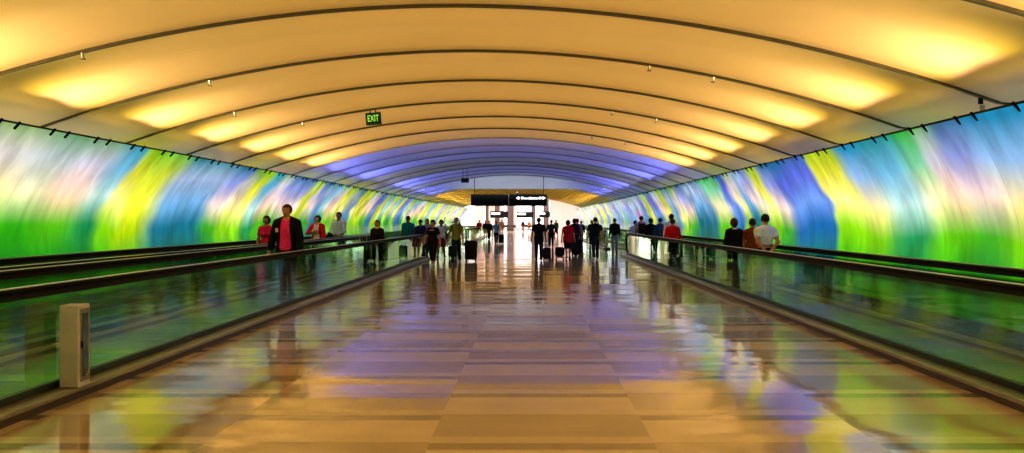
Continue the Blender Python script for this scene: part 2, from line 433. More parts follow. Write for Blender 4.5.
# ------------------------------------------------------------------ moving walkways
def stadium(y0, y1, z0, z1, n=10):
    """half-round ends: handrail path over the top, in the (y, z) plane"""
    r = (z1-z0)/2; pts = []
    for i in range(n+1):
        a = -PI/2 - PI*i/n; pts.append((y0+r+r*math.cos(a), z0+r+r*math.sin(a)))
    for i in range(1, 24): pts.append((y0+r + (y1-y0-2*r)*i/24, z1))
    for i in range(n+1):
        a = PI/2 - PI*i/n; pts.append((y1-r+r*math.cos(a), z0+r+r*math.sin(a)))
    return pts
def walkway(x0, x1, y0, y1, label, near_side):
    """x0, x1: centre lines of the two balustrades"""
    cx = (x0+x1)/2
    root = empty('moving_walkway', (cx, y0, 0)); tag(root, label, 'moving walkway', 'moving walkways along the tunnel')
    L = y1-y0; h = (x1-x0)/2
    obj('tread_belt', bx(-h+.1, h-.1, .6, L-.6, .004, .03), TREAD, root)
    for a, b in ((-.1, .6), (L-.6, L+.1)): obj('comb_plate', bx(-h+.1, h-.1, a, b, .004, .034), ALU, root)
    for s in (-1, 1):
        X = s*h
        # aluminium deck with a dark outer face
        out = .20 if (s == -1) == (near_side == 'left') else .12
        xa, xb = (X-out, X+.12) if s == -1 else (X-.12, X+out)
        sk = obj('deck', bx(xa, xb, -.4, L+.4, .055, .10, .012), CURB, root)
        obj('kick_face', bx(xa+.006, xb-.006, -.39, L+.39, 0, .056), CURBF, sk)
        obj('glass_clamp', bx(X-.028, X+.028, .25, L-.25, .10, .16), SKIRT, root)
        path = stadium(0, L, .17, .985)
        bm = bmesh.new(); vs = [bm.verts.new((X, y, z)) for y, z in stadium(.04, L-.04, .15, .95)]; bm.faces.new(vs)
        obj('glass_panel', bm, GLASS, root)
        prof = [(X-.042, -.030), (X-.046, -.008), (X-.034, .012), (X, .017), (X+.034, .012), (X+.046, -.008), (X+.042, -.030)]
        obj('handrail', sweep(prof, path), RUBBER, root, True)
        prof = [(X-.030, -.078), (X-.030, -.030), (X+.030, -.030), (X+.030, -.078)]
        rl = obj('handrail_guide', sweep(prof, path), BROWN, root)
        obj('rail_sheen', sweep([(X-.020, .010), (X-.020, .023), (X+.020, .023), (X+.020, .010)], path), RAILSHEEN, rl)  # bright strip standing in for the wall's reflection on the rubber
    return root
walkway(-5.66, -4.12, -4.5, 31.0, 'long glass-sided moving walkway beside the floor on the left, nearest lane', 'right')
walkway(-7.5, -6.1, -4.5, 32.0, 'moving walkway lane hugging the glowing left wall, behind the nearer left lane', 'right')
walkway(4.16, 5.5, -4.5, 34.5, 'long glass-sided moving walkway beside the floor on the right, nearest section', 'left')
walkway(-5.6, -4.1, 51.0, 88.0, 'distant moving walkway section on the left past the gap, bordering the floor', 'right')
walkway(-7.4, -6.1, 51.0, 88.0, 'distant moving walkway section on the left past the gap, against the wall', 'right')
walkway(4.1, 5.45, 42.5, 88.0, 'distant moving walkway section on the right, beyond the gap', 'left')

# steel cabinet standing on the left deck
cab = empty('pedestal_cabinet', (-3.972, 6.98, .10)); tag(cab, 'small brushed steel pedestal cabinet on the left walkway deck', 'cabinet')
obj('housing', bx(-.085, .085, -.09, .09, 0, .715, .010), STEEL, cab)
fr = obj('side_door', bx(.082, .090, -.072, .072, .05, .68, .004), mat('door_frame_steel', (.36, .31, .22), .35, .8), cab)
obj('window_pane', bx(.089, .093, -.045, .045, .09, .64), mat('dark_panel', (.06, .05, .02), .12, spec=.8), fr)
obj('latch', bx(.091, .102, -.062, -.048, .34, .40, .003), BLACKP, fr)
obj('foot_plate', bx(-.088, .088, -.094, .094, -.001, .012), ALU, cab)

# ------------------------------------------------------------------ signs and ceiling fittings
def Pt(px, py, Y): return ((px-530)/800*Y, Y, 1.55+(220-py)/800*Y)
ex = empty('exit_sign', (-3.46, 17.75, 3.33), 0); tag(ex, 'green illuminated EXIT sign hanging from a ceiling rib on the left', 'exit sign')
ex.rotation_euler = (0, R(-5), 0)
hz = ceil_z(-3.46)
ex.location.z = hz - .34
obj('sign_box', bx(-.17, .17, -.035, .035, 0, .27, .008), GREENB, ex)
obj('face_frame', bx(-.145, .145, -.040, -.034, .03, .235), mat('exit_face', srgb(4, 48, 18), .4), ex)
text_mesh('lettering', 'EXIT', .20, LAMPG, ex, (0, -.042, .135), (PI/2, 0, 0), .62)
for x in (-.06, .06):
    bm = bmesh.new(); tube(bm, [(x, 0, .26), (x, 0, .37)], .012); obj('hanger', bm, BLACKP, ex)

s2 = empty('ceiling_sign', (-3.25, 40.0, 3.42)); tag(s2, 'small dark box sign hung in the blue vault before the grey bulkhead', 'sign')
obj('sign_box', bx(-.19, .19, -.05, .05, 0, .22, .01), BLACKP, s2)
obj('face_plate', bx(-.16, .16, -.056, -.049, .03, .19), mat('dim_green_face', srgb(16, 40, 26), .4), s2)
for x in (-.1, .1):
    bm = bmesh.new(); tube(bm, [(x, 0, .22), (x, 0, ceil_z(-3.25)-3.42+.1)], .012); obj('hanger', bm, BLACKP, s2)

# wayfinding sign on two rods
YS = 47.2; S = 800/YS
sg = empty('wayfinding_sign', (-.10-1.06, YS, 0)); sg.location = ((509-530)/S, YS, 1.55+(220-206)/S)
tag(sg, 'wide black overhead wayfinding sign with lit white line of text, hung over the floor', 'sign')
w = 76/S/2; h = 11.6/S
obj('left_panel', bx(-w, -.03, -.09, .09, 0, h, .012), BLACKP, sg)
rp = obj('right_panel', bx(.0, w, -.09, .09, 0, h, .012), BLACKP, sg)
obj('divider', bx(-.032, .002, -.10, .10, -.01, h+.01), ALU, sg)
bm = bmesh.new(); rl_ = random.Random(5); x = w*.32; zc = h*.68
while x < w*.84:                                             # a line of small lit letters, too small to read
    lw = rl_.uniform(.035, .07); hh_ = rl_.choice((.055, .07, .085)); box(bm, x, x+lw, -.099, -.089, zc-.07, zc-.07+hh_*1.7); x += lw+rl_.choice((.014, .018, .05))
obj('lettering', bm, LAMPW, rp)['kind'] = 'stuff'
for nm_, xc, sg_ in (('bullet', w*.25, -1), ('arrow', w*.90, 1)):
    bm = bmesh.new(); poly = [(xc+sg_*.14, 0), (xc+sg_*.05, .06), (xc, .085), (xc-sg_*.06, .06), (xc-sg_*.085, 0), (xc-sg_*.06, -.06), (xc, -.085), (xc+sg_*.05, -.06)]
    v1 = [bm.verts.new((x_, -.100, zc+z_)) for x_, z_ in poly]; v2 = [bm.verts.new((x_, -.088, zc+z_)) for x_, z_ in poly]
    bm.faces.new(v1); bm.faces.new(v2[::-1])
    for i in range(8): bm.faces.new((v1[i], v1[(i+1) % 8], v2[(i+1) % 8], v2[i]))
    obj(nm_, bm, LAMPW, rp)
for px in (474.5, 543.5):
    x = (px-509)/S; zt = ceil_z(sg.location.x+x)-sg.location.z+.1
    bm = bmesh.new(); tube(bm, [(x, 0, h-.02), (x, 0, zt)], .018); obj('hanging_rod', bm, BLACKP, sg)
camr = empty('security_camera', ((517-530)/S, YS, sg.location.z+h)); tag(camr, 'small dome security camera perched on top of the black overhead sign', 'camera')
obj('base', bx(-.09, .09, -.06, .06, 0, .05, .01), BLACKP, camr)
bm = bmesh.new(); bmesh.ops.create_uvsphere(bm, u_segments=14, v_segments=8, radius=.075, matrix=Matrix.Translation((0, 0, .12))); obj('dome', bm, mat('dome_grey', (.3, .34, .4), .1), camr, True)

def sprinkler(px, k, label):
    Y = RIB0+RIBD*k; x = (px-530)/800*Y
    t = empty('sprinkler_head', (x, Y, ceil_z(x)-.028)); tag(t, label, 'sprinkler', 'sprinkler heads on the ceiling ribs')
    bm = bmesh.new(); tube(bm, [(0, 0, 0), (0, 0, -.03), (0, 0, -.06)], [.03, .022, .016]); obj('body', bm, ALU, t)
    bm = bmesh.new(); disc(bm, (0, 0, -.075), .035, 'z', .008); tube(bm, [(-.014, 0, -.055), (-.02, 0, -.075)], .005, 5); tube(bm, [(.014, 0, -.055), (.02, 0, -.075)], .005, 5); obj('deflector', bm, RIB, t)
for px, k, lb in ((83, 0, 'small sprinkler head on the nearest full ceiling rib, far left'),
                  (210, 1, 'small sprinkler head on the second ceiling rib, left of centre'),
                  (235, 2, 'small sprinkler head on the third ceiling rib, above the left wall art'),
                  (303, 3, 'small sprinkler head on the ceiling rib just left of the green EXIT sign'),
                  (713, 1, 'small sprinkler head on the second ceiling rib, right of centre'),
                  (649, 1, 'reddish sprinkler head on the second ceiling rib near the middle of the vault'),
                  (612, 3, 'sprinkler head on the fourth rib, right of the vault centre'),
                  (656, 3, 'sprinkler head on the fourth rib, farther right than its twin'),
                  (592, 5, 'sprinkler head on the sixth rib, nearer the centre'),
                  (625, 5, 'sprinkler head on the sixth rib, nearer the right wall')):
    sprinkler(px, k, lb)
sp = empty('ceiling_speaker', (5.52, 9.80, ceil_z(5.52)-.16)); tag(sp, 'small white box fixture hung from nearest rib above the right wall top', 'speaker')
obj('housing', bx(-.045, .045, -.035, .035, -.06, .06, .012), WHITEP, sp)
obj('mount', bx(-.02, .02, -.02, .02, .055, .14), BLACKP, sp)
obj('grille', bx(-.03, .03, -.04, -.034, -.045, .045), ALU, sp)

# ------------------------------------------------------------------ bright concourse beyond the tunnel
WHITEW = mat('white_wall', (.85, .84, .84), .6, noise=.03, scale=.5)
PINKW = mat('pink_wall', srgb(240, 205, 205), .6, noise=.03, scale=.5)
DARKC = mat('dark_column', srgb(74, 60, 58), .5)
SKYW = mat('daylight_glass', (.9, .9, .9), .3, emit=(1, .97, .98), es=2.6)
YB = 128.0
structure(obj('wall_back', bx(-30, 30, YB, YB+.3, 0, 6.5), PINKW))
structure(obj('trim_55', bx(-30, CX-HW*1.05, YEND, YEND+.3, 0, 6.5), WHITEW)); structure(obj('trim_56', bx(CX+HW*1.0, 30, YEND, YEND+.3, 0, 6.5), WHITEW))
structure(obj('trim_57', bx(-30, 30, YEND, YEND+.3, APEX-.25, 6.5), WHITEW))
structure(obj('ceiling_concourse', bx(-30, 30, YEND, YB+.3, 6.5, 6.7), WHITEW))
structure(obj('wall_concourse_left', bx(-30.3, -30, YEND, YB, 0, 6.5), WHITEW)); structure(obj('wall_concourse_right', bx(30, 30.3, YEND, YB, 0, 6.5), WHITEW))
for i, (a, b) in enumerate(((-12.5, -8.7), (-7.4, -6.9), (-4.2, -3.5), (-2.3, 3.2))):
    wn = structure(obj(f'window_{i+1}', bx(a, b, YB-.08, YB-.02, .15, 4.6), SKYW))
    bm = bmesh.new()
    for x in np.linspace(a, b, max(2, int((b-a)/1.3)+1)): box(bm, x-.03, x+.03, YB-.14, YB-.04, .1, 4.7)
    box(bm, a, b, YB-.14, YB-.04, .1, .2); obj('window_frame', bm, mat('pale_mullion', (.6, .58, .6), .5), wn)
def column(x0, x1, Y, label, m=DARKC):
    t = empty('column', ((x0+x1)/2, Y, 0)); tag(t, label, 'column'); w = (x1-x0)/2
    obj('shaft', bx(-w, w, -.4, .4, .12, 6.5, .04), m, t); obj('base', bx(-w-.08, w+.08, -.5, .5, 0, .12, .02), BROWN, t)
column(-3.45, -2.45, 120, 'dark brown square column in the bright concourse, left of centre')
column(.25, .85, 121, 'slim dark column carrying no sign, right of the concourse windows')
column(2.0, 2.9, 122, 'dark column at the right edge of the concourse windows')
column(-6.6, -6.1, 118, 'narrow dark column at the left side of the concourse shop')
column(-5.2, -4.5, 118.5, 'dark column between the concourse shop and the white pier')
def hang_sign(x0, x1, Y, z0, z1, label):
    t = empty('hanging_sign', ((x0+x1)/2, Y, z0)); tag(t, label, 'sign'); w = (x1-x0)/2
    obj('panel', bx(-w, w, -.1, .1, 0, z1-z0, .02), BLACKP, t)
    obj('lit_band', bx(-w*.85, w*.1, -.11, -.099, (z1-z0)*.5, (z1-z0)*.8), LAMPW, t)
    for x in (-w*.8, w*.8):
        bm = bmesh.new(); tube(bm, [(x, 0, z1-z0-.02), (x, 0, 6.5-z0)], .03); obj('hanging_rod', bm, BLACKP, t)
hang_sign(-5.6, -3.1, 113, 1.85, 2.8, 'black hanging sign at the far end, left of the brown column')
hang_sign(-1.9, .45, 112, 1.85, 2.7, 'black hanging sign at the far end, over the middle of the floor')
hang_sign(1.25, 2.75, 111, 1.9, 2.75, 'black hanging sign at the far end, rightmost')
def bench(x, y, label):
    t = empty('bench', (x, y, 0)); tag(t, label, 'bench')
    obj('seat', bx(-1.1, 1.1, -.3, .3, .40, .48, .02), DARKC, t)
    obj('backrest', bx(-1.1, 1.1, .25, .32, .48, .85, .02), DARKC, t)
    for sx in (-.9, .9): obj('leg', bx(sx-.04, sx+.04, -.25, .25, 0, .40), ALU, t)
bench(-3.1, 116.5, 'dark bench in front of the brown column in the concourse')
bench(-.3, 124, 'dark bench below the concourse windows')

# ------------------------------------------------------------------ people
def capsule(P, a, b, ra, rb):
    a = np.asarray(a, np.float32); b = np.asarray(b, np.float32); ba = b-a; L2 = float(ba@ba)+1e-9
    pa = P-a; t = np.clip(pa@ba/L2, 0, 1)
    return np.linalg.norm(pa - t[..., None]*ba, axis=-1) - (ra+(rb-ra)*t)
def ellipsoid(P, c, r):
    r = np.asarray(r, np.float32); q = (P-np.asarray(c, np.float32)); k0 = np.linalg.norm(q/r, axis=-1); k1 = np.linalg.norm(q/(r*r), axis=-1)+1e-6
    return k0*(k0-1)/k1
def smin(a, b, k):
    h = np.clip(.5+.5*(b-a)/k, 0, 1); return b+(a-b)*h - k*h*(1-h)
def surface_nets(f, o, h):
    nx, ny, nz = f.shape; ins = f < 0
    cs = np.zeros((nx-1, ny-1, nz-1), np.int8)
    for dx in (0, 1):
        for dy in (0, 1):
            for dz in (0, 1): cs += ins[dx:nx-1+dx, dy:ny-1+dy, dz:nz-1+dz]
    act = (cs > 0) & (cs < 8); idx = -np.ones(act.shape, np.int64); cells = np.argwhere(act); idx[act] = np.arange(len(cells))
    if len(cells) == 0: return np.zeros((0, 3)), np.zeros((0, 4), int)
    acc = np.zeros((len(cells), 3)); cnt = np.zeros(len(cells)); cr = [(x, y, z) for x in (0, 1) for y in (0, 1) for z in (0, 1)]
    for a in cr:
        for ax in range(3):
            if a[ax] == 0:
                b = list(a); b[ax] = 1
                fa = f[cells[:, 0]+a[0], cells[:, 1]+a[1], cells[:, 2]+a[2]]; fb = f[cells[:, 0]+b[0], cells[:, 1]+b[1], cells[:, 2]+b[2]]
                m = (fa < 0) != (fb < 0); t = np.where(m, fa/np.where(m, fa-fb, 1), 0)
                p = np.tile(np.array(a, float), (len(cells), 1)); p[:, ax] += t
                acc[m] += p[m]; cnt[m] += 1
    V = (cells + acc/cnt[:, None])*h + o
    Q = []
    for ax in range(3):
        u, v = (ax+1) % 3, (ax+2) % 3
        s0 = [slice(None)]*3; s1 = [slice(None)]*3; s0[ax] = slice(0, -1); s1[ax] = slice(1, None)
        A = ins[tuple(s0)]; B = ins[tuple(s1)]; e = np.argwhere(A != B)
        e = e[(e[:, u] > 0) & (e[:, v] > 0) & (e[:, u] < f.shape[u]-1) & (e[:, v] < f.shape[v]-1)]
        fl = A[tuple(e.T)]
        def g(du, dv):
            q = e.copy(); q[:, u] += du; q[:, v] += dv; return idx[tuple(q.T)]
        quad = np.stack([g(-1, -1), g(0, -1), g(0, 0), g(-1, 0)], 1)
        quad[~fl] = quad[~fl][:, ::-1]; Q.append(quad)
    return V, np.concatenate(Q)

SKINS = [mat('skin_a', srgb(196, 140, 112), .5, noise=.06), mat('skin_b', srgb(150, 98, 72), .5, noise=.06), mat('skin_c', srgb(92, 58, 44), .5, noise=.06)]
HAIRS = {'black': mat('hair_black', srgb(18, 14, 14), .5), 'brown': mat('hair_brown', srgb(70, 36, 20), .5), 'grey': mat('hair_grey', srgb(150, 145, 140), .5), 'bald': None}
EYEW = mat('eye_white', (.8, .8, .78), .3); EYED = mat('eye_dark', (.02, .015, .01), .2); LIP = mat('lip', srgb(150, 70, 66), .5)
SHOE = {'black': cm(16, 15, 16), 'white': cm(225, 225, 225), 'brown': cm(80, 50, 35)}

def rx(v, a):   # rotate about x: positive swings a downward vector forward (+y)
    c, s = math.cos(a), math.sin(a); return np.array([v[0], v[1]*c - v[2]*s, v[1]*s + v[2]*c])
def ry(v, a):
    c, s = math.cos(a), math.sin(a); return np.array([v[0]*c + v[2]*s, v[1], -v[0]*s + v[2]*c])

def person(loc, face, H, label, top, bottom, h=.016, female=False, hair='black', hairlen='short', skin=0, sleeve='long',
           legs='long', jacket=None, legpose=((0, 0), (0, 0)), arms=((0, 8, 8), (0, 8, 8)), turn=0, wide=1.0, shoe='black', hem=.90, extra=None, group='travellers in the tunnel', cap=None, collar=None):
    """face: degrees, heading of the figure (0 = away from the camera, 180 = towards it). legpose: per side (hip forward, knee bend). arms: per side (forward swing, outward, elbow bend)"""
    k = H/1.775
    root = empty('person', loc, R(face)); tag(root, label, 'person', group)
    sw = .178 if female else .195
    J = {}
    hipz = .90
    drop = 0
    for i, s in enumerate((-1, 1)):
        hf, kb = legpose[i]; hp = np.array([s*.088, 0, hipz])
        kn = hp + rx(np.array([s*.004, 0, -.42]), R(hf)); an = kn + rx(np.array([0, 0, -.40]), R(hf-kb))
        J['hip', i], J['kn', i], J['an', i] = hp, kn, an
    low = min(J['an', i][2] for i in (0, 1)); dz = .078 - low
    for i in (0, 1):
        for n in ('hip', 'kn', 'an'): J[n, i] = J[n, i] + np.array([0, 0, dz])
        hf, kb = legpose[i]; d = R(hf-kb)*.6
        J['toe', i] = J['an', i] + rx(np.array([(-1, 1)[i]*.02, .165, -.040]), d); J['heel', i] = J['an', i] + rx(np.array([0, -.045, -.040]), d)
        if J['toe', i][2] < .032: J['toe', i][2] = .032
        if J['heel', i][2] < .036: J['heel', i][2] = .036
    oz = dz
    def T(x, y, z): return np.array([x, y, z+oz])
    for i, s in enumerate((-1, 1)):
        fw, out, el = arms[i] if len(arms[i]) == 3 else (0, 0, 0)
        sh = T(s*sw, -.005, 1.405)
        ua = ry(np.array([0, 0, -.29]), R(-out)*s); ua = rx(ua, R(fw))
        fa = ry(np.array([0, 0, -.255]), R(-out*.55)*s); fa = rx(fa, R(fw+el))
        J['sh', i], J['el', i] = sh, sh+ua; J['wr', i] = sh+ua+fa
        if len(arms[i]) == 4:                                   # wrist target (x, y, z), elbow out to the side and back
            tg = T(*arms[i][:3]); d = tg-sh; L = np.linalg.norm(d); L = min(L, .53); d = d/np.linalg.norm(d); tg = sh+d*L
            a_ = (L*L + .29**2 - .255**2)/(2*L); b_ = math.sqrt(max(.29**2-a_*a_, 0)); po = np.array([s*1.0, arms[i][3], -.2]); po = po-d*(po@d); po = po/np.linalg.norm(po)
            J['el', i] = sh+d*a_+po*b_; J['wr', i] = tg; fa = tg-J['el', i]
        dirn = fa/np.linalg.norm(fa); J['hd', i] = J['wr', i] + dirn*.085; J['hdir', i] = dirn
    # ---- grid
    pts = np.array([v for kk, v in J.items() if kk[0] != 'hdir'])
    lo = np.minimum(pts.min(0)-.17, [-.30*wide, -.24, -.02]); hi = np.maximum(pts.max(0)+.17, [.30*wide, .24, 1.86+oz])
    lo[2] = -.03; hh = h/k
    g = [np.arange(lo[a], hi[a]+hh, hh, dtype=np.float32) for a in range(3)]
    P = np.stack(np.meshgrid(*g, indexing='ij'), -1)
    # ---- fields
    Pt_ = P*np.array([1/wide, 1/.66/wide, 1], np.float32)
    pel, wai, che = (.158, .118, .142) if female else (.150, .132, .160)
    def chain(Q, pts_, kk=.05):
        d = None
        for (a, ra), (b, rb) in zip(pts_[:-1], pts_[1:]):
            c = capsule(Q, a, b, ra, rb); d = c if d is None else smin(d, c, kk)
        return d
    torso = chain(Pt_, [(T(0, 0, .91), pel), (T(0, 0, 1.07), wai), (T(0, 0, 1.28), che), (T(0, 0, 1.35), che*.9)])*.8
    if female:
        for s in (-1, 1): torso = smin(torso, ellipsoid(P, T(s*.068, .085*wide, 1.26), (.062, .055, .062)), .04)
    for s in (-1, 1):
        torso = smin(torso, capsule(P, T(0, -.005, 1.41), T(s*sw*.84, -.005, 1.395), .070, .060), .06)
        torso = smin(torso, capsule(P, T(s*.03, -.02, 1.475), T(s*sw*.78, -.01, 1.415), .045, .050), .05)
    neckd = capsule(P, T(0, -.015, 1.44), T(0, .005, 1.57), .056 if not female else .048, .052 if not female else .045)
    ca, sa = math.cos(R(turn)), math.sin(R(turn))
    Ph = (P - T(0, 0, 1.53).astype(np.float32))/1.07 + np.array([0, 0, 1.53], np.float32)
    Ph = np.stack([Ph[..., 0]*ca + Ph[..., 1]*sa, -Ph[..., 0]*sa + Ph[..., 1]*ca, Ph[..., 2]], -1)
    cran = ellipsoid(Ph, (0, -.006, 1.664), (.076, .093, .090))
    head = smin(cran, ellipsoid(Ph, (0, .022, 1.603), (.056, .068, .064)), .04)
    head = smin(head, capsule(Ph, (0, .086, 1.642), (0, .106, 1.612), .009, .014), .014)
    for s in (-1, 1): head = np.minimum(head, ellipsoid(Ph, (s*.076, -.006, 1.632), (.012, .02, .031)))
    armd = []; ar = .95 if female else 1.08
    for i in (0, 1):
        a = smin(capsule(P, J['sh', i], J['el', i], .056*ar, .040*ar), capsule(P, J['el', i], J['wr', i], .041*ar, .027*ar), .02)
        a = smin(a, capsule(P, J['wr', i], J['wr', i]+J['hdir', i]*.075, .028, .034), .02)
        armd.append(a)
    legd = []
    for i in (0, 1):
        a = smin(capsule(P, J['hip', i], J['kn', i], .092*wide, .056), capsule(P, J['kn', i], J['kn', i]*.6+J['an', i]*.4, .054, .056), .03)
        a = smin(a, capsule(P, J['kn', i]*.6+J['an', i]*.4, J['an', i], .056, .037), .03)
        legd.append(a)
    footd = [smin(capsule(P, J['heel', i], J['toe', i], .036, .030), capsule(P, J['an', i], J['heel', i], .036, .036), .03) for i in (0, 1)]
    body = smin(torso, neckd, .04); body = smin(body, head, .02)
    for i in (0, 1):
        body = smin(body, armd[i], .035); body = smin(body, legd[i], .04); body = smin(body, footd[i], .02)
    o0 = np.array([g[0][0], g[1][0], g[2][0]], float)
    def build(name, f, m, parent=root):
        f = f.copy(); f[0] = f[-1] = 1; f[:, 0] = f[:, -1] = 1; f[:, :, 0] = f[:, :, -1] = 1
        v, q = surface_nets(f, o0, hh)
        if len(v) == 0: return None
        return pydata(name, v*k, q, m, parent, True)
    b = build('body', body, SKINS[skin])
    # face + fingers are welded into the body mesh
    bm = bmesh.new(); bm.from_mesh(b.data); nf0 = len(bm.faces)
    def hp(x, y, z):
        p = np.array([x*ca - y*sa, x*sa + y*ca, z-1.53])*1.07 + T(0, 0, 1.53); return Vector(p*k)
    for s in (-1, 1):
        for rr, yy, mi in ((.0125, .074, 1), (.0075, .0815, 2)):
            n0 = len(bm.faces); bmesh.ops.create_uvsphere(bm, u_segments=8, v_segments=6, radius=rr*k, matrix=Matrix.Translation(hp(s*.031, yy, 1.648))); bm.faces.ensure_lookup_table()
            for f_ in bm.faces[n0:]: f_.material_index = mi
    n0 = len(bm.faces); bmesh.ops.create_uvsphere(bm, u_segments=10, v_segments=6, radius=k, matrix=Matrix.Translation(hp(0, .083, 1.583)) @ Matrix.Rotation(R(turn), 4, 'Z') @ Matrix.Diagonal((.024, .009, .008, 1))); bm.faces.ensure_lookup_table()
    for f_ in bm.faces[n0:]: f_.material_index = 3
    for i, s in enumerate((-1, 1)):
        d = Vector(J['hdir', i]); w = Vector(J['wr', i])
        fwd = Vector((0, 1, 0)); fwd = (fwd - d*fwd.dot(d)).normalized() if abs(d.y) < .95 else Vector((0, 0, 1))
        inn = d.cross(fwd).normalized()
        if inn.x*s > 0: inn = -inn
        for q, (off, ln) in enumerate(((.026, .070), (.009, .080), (-.009, .075), (-.025, .058))):
            p0 = w + d*.075 + fwd*off; p1 = p0 + d*ln*.45 + inn*.006; p2 = p1 + (d*.85+inn*.5)*ln*.32; p3 = p2 + (d*.55+inn*.8)*ln*.25
            tube(bm, [p*k for p in (p0-d*.02, p1, p2, p3)], [.0095*k, .0088*k, .0080*k, .0062*k], 6)
        p0 = w + d*.035 + fwd*.028; p1 = p0 + d*.032 + fwd*.022 + inn*.008; p2 = p1 + d*.03 + fwd*.006 + inn*.01
        tube(bm, [p*k for p in (p0-fwd*.02, p1, p2)], [.011*k, .0105*k, .0075*k], 6)
    for f_ in bm.faces: f_.smooth = True
    bm.to_mesh(b.data); bm.free()
    for m_ in (EYEW, EYED, LIP): b.data.materials.append(m_)
    # hair
    if hair != 'bald':
        z0 = 1.675 if hairlen == 'short' else 1.665
        hd = cran - .013
        cut = np.minimum(Ph[..., 1]-.035, 1.70-Ph[..., 2])                      # the face stays free
        hd = np.maximum(hd, cut); hd = np.maximum(hd, np.minimum(1.60-Ph[..., 2], Ph[..., 1]*0+1) if hairlen == 'short' else 1.58-Ph[..., 2])
        if hairlen == 'bob': 
            e = ellipsoid(Ph, (0, -.022, 1.640), (.100, .098, .112)); hd = smin(hd, np.maximum(e, np.minimum(Ph[..., 1]-.030, 1.715-Ph[..., 2])), .01)
        if hairlen == 'curly':
            e = ellipsoid(Ph, (0, -.022, 1.655), (.116, .105, .118)) + .008*np.sin(Ph[..., 0]*130)*np.sin(Ph[..., 2]*120)*np.sin(Ph[..., 1]*125)
            hd = smin(hd, np.maximum(e, np.minimum(Ph[..., 1]-.035, 1.71-Ph[..., 2])), .01)
        if hairlen == 'long':
            e = chain(Ph*np.array([1, 1.3, 1], np.float32), [((0, -.03, 1.66), .094), ((0, -.075, 1.52), .085), ((0, -.10, 1.40), .055)])
            hd = smin(hd, np.maximum(e, Ph[..., 1]-.025), .015)
        build('hair', hd, HAIRS[hair])
    if cap is not None:
        cp = np.maximum(cran - .02, 1.69-Ph[..., 2]); cp = np.minimum(cp, ellipsoid(Ph, (0, .10, 1.70), (.075, .07, .012)))
        build('cap', cp, cap)
    # clothes
    off = .014
    def sleeves(frac, o_):
        out_ = []
        for i in (0, 1):
            if frac <= 1:
                e = J['sh', i] + (J['el', i]-J['sh', i])*frac; d = (J['el', i]-J['sh', i]); d = d/np.linalg.norm(d)
                s_ = capsule(P, J['sh', i], J['el', i], .060*ar+o_, .052*ar+o_)
                s_ = np.maximum(s_, ((P-e.astype(np.float32))@d.astype(np.float32)))
            else:
                d = J['hdir', i]; e = J['wr', i]-d*.01
                s_ = smin(capsule(P, J['sh', i], J['el', i], .058*ar+o_, .046*ar+o_), capsule(P, J['el', i], J['wr', i], .046*ar+o_, .034*ar+o_), .02)
                far = ((P-e.astype(np.float32))@d.astype(np.float32)); near = np.linalg.norm(P-J['wr', i].astype(np.float32), axis=-1) < .22
                s_ = np.where(near, np.maximum(s_, far), s_)
            out_.append(s_)
        return out_
    def upper(o_, fr, hem_, neck=.065):
        f = torso - o_
        lowt = chain(Pt_, [(T(0, 0, hem_-.08), pel*1.03), (T(0, 0, 1.02), pel*.97)])*.8 - o_
        f = smin(f, lowt, .03)
        for s_ in sleeves(fr, o_*.6): f = smin(f, s_, .03)
        f = np.maximum(f, hem_+oz - P[..., 2])
        f = np.maximum(f, neck - np.linalg.norm((P-T(0, .02, 1.50).astype(np.float32))*np.array([1, .9, 1], np.float32), axis=-1))
        return f
    fr = {'long': 2, 'short': .62, 'none': .12}[sleeve]
    sh = build('shirt', upper(off, fr, hem), top)
    if jacket is not None:
        f = upper(.034, 2, hem-.06, .085)
        openr = np.maximum(np.abs(P[..., 0]) - (.085 + .07*np.clip((1.45+oz-P[..., 2]), 0, .5)), .03-P[..., 1])
        f = np.maximum(f, -openr); build('jacket', f, jacket)
    if collar is not None:
        f = np.abs(np.linalg.norm((P-T(0, -.01, 1.485).astype(np.float32))*np.array([1, 1, 1.6], np.float32), axis=-1)-.085)-.014
        f = np.maximum(f, P[..., 2]-(1.515+oz)); f = np.maximum(f, 1.445+oz-P[..., 2]); build('collar', f, collar)
    if legs in ('long', 'shorts', 'capri'):
        f = chain(Pt_, [(T(0, 0, .86), pel), (T(0, 0, 1.0), wai*1.05)])*.8 - .009
        for i in (0, 1):
            if legs == 'shorts':
                e = J['kn', i]; d = (J['kn', i]-J['hip', i]); d = d/np.linalg.norm(d)
                l = np.maximum(capsule(P, J['hip', i], J['kn', i], .100*wide, .080), (P-e.astype(np.float32))@d.astype(np.float32))
            else:
                sh_ = J['kn', i] + (J['an', i]-J['kn', i])*(1.02 if legs == 'long' else .68)
                d = (J['an', i]-J['kn', i]); d = d/np.linalg.norm(d)
                l = smin(capsule(P, J['hip', i], J['kn', i], .098*wide, .072), capsule(P, J['kn', i], J['an', i], .070, .062), .03)
                l = np.where(np.linalg.norm(P-J['an', i].astype(np.float32), axis=-1) < .3, np.maximum(l, (P-sh_.astype(np.float32))@d.astype(np.float32)), l)
            f = smin(f, l, .03)
        f = np.maximum(f, P[..., 2]-(1.02+oz)); build('trousers' if legs != 'shorts' else 'shorts', f, bottom)
    else:
        zb = {'skirt': .50, 'longskirt': .14}[legs]
        f = chain(P*np.array([1, 1.25, 1], np.float32), [(T(0, 0, 1.0), wai), (T(0, 0, .86), pel+.02), (np.array([0, 0, zb-.1]), pel+.07)])*.85
        f = np.maximum(f, zb - P[..., 2]); f = np.maximum(f, P[..., 2]-(1.02+oz)); build('skirt', f, bottom)
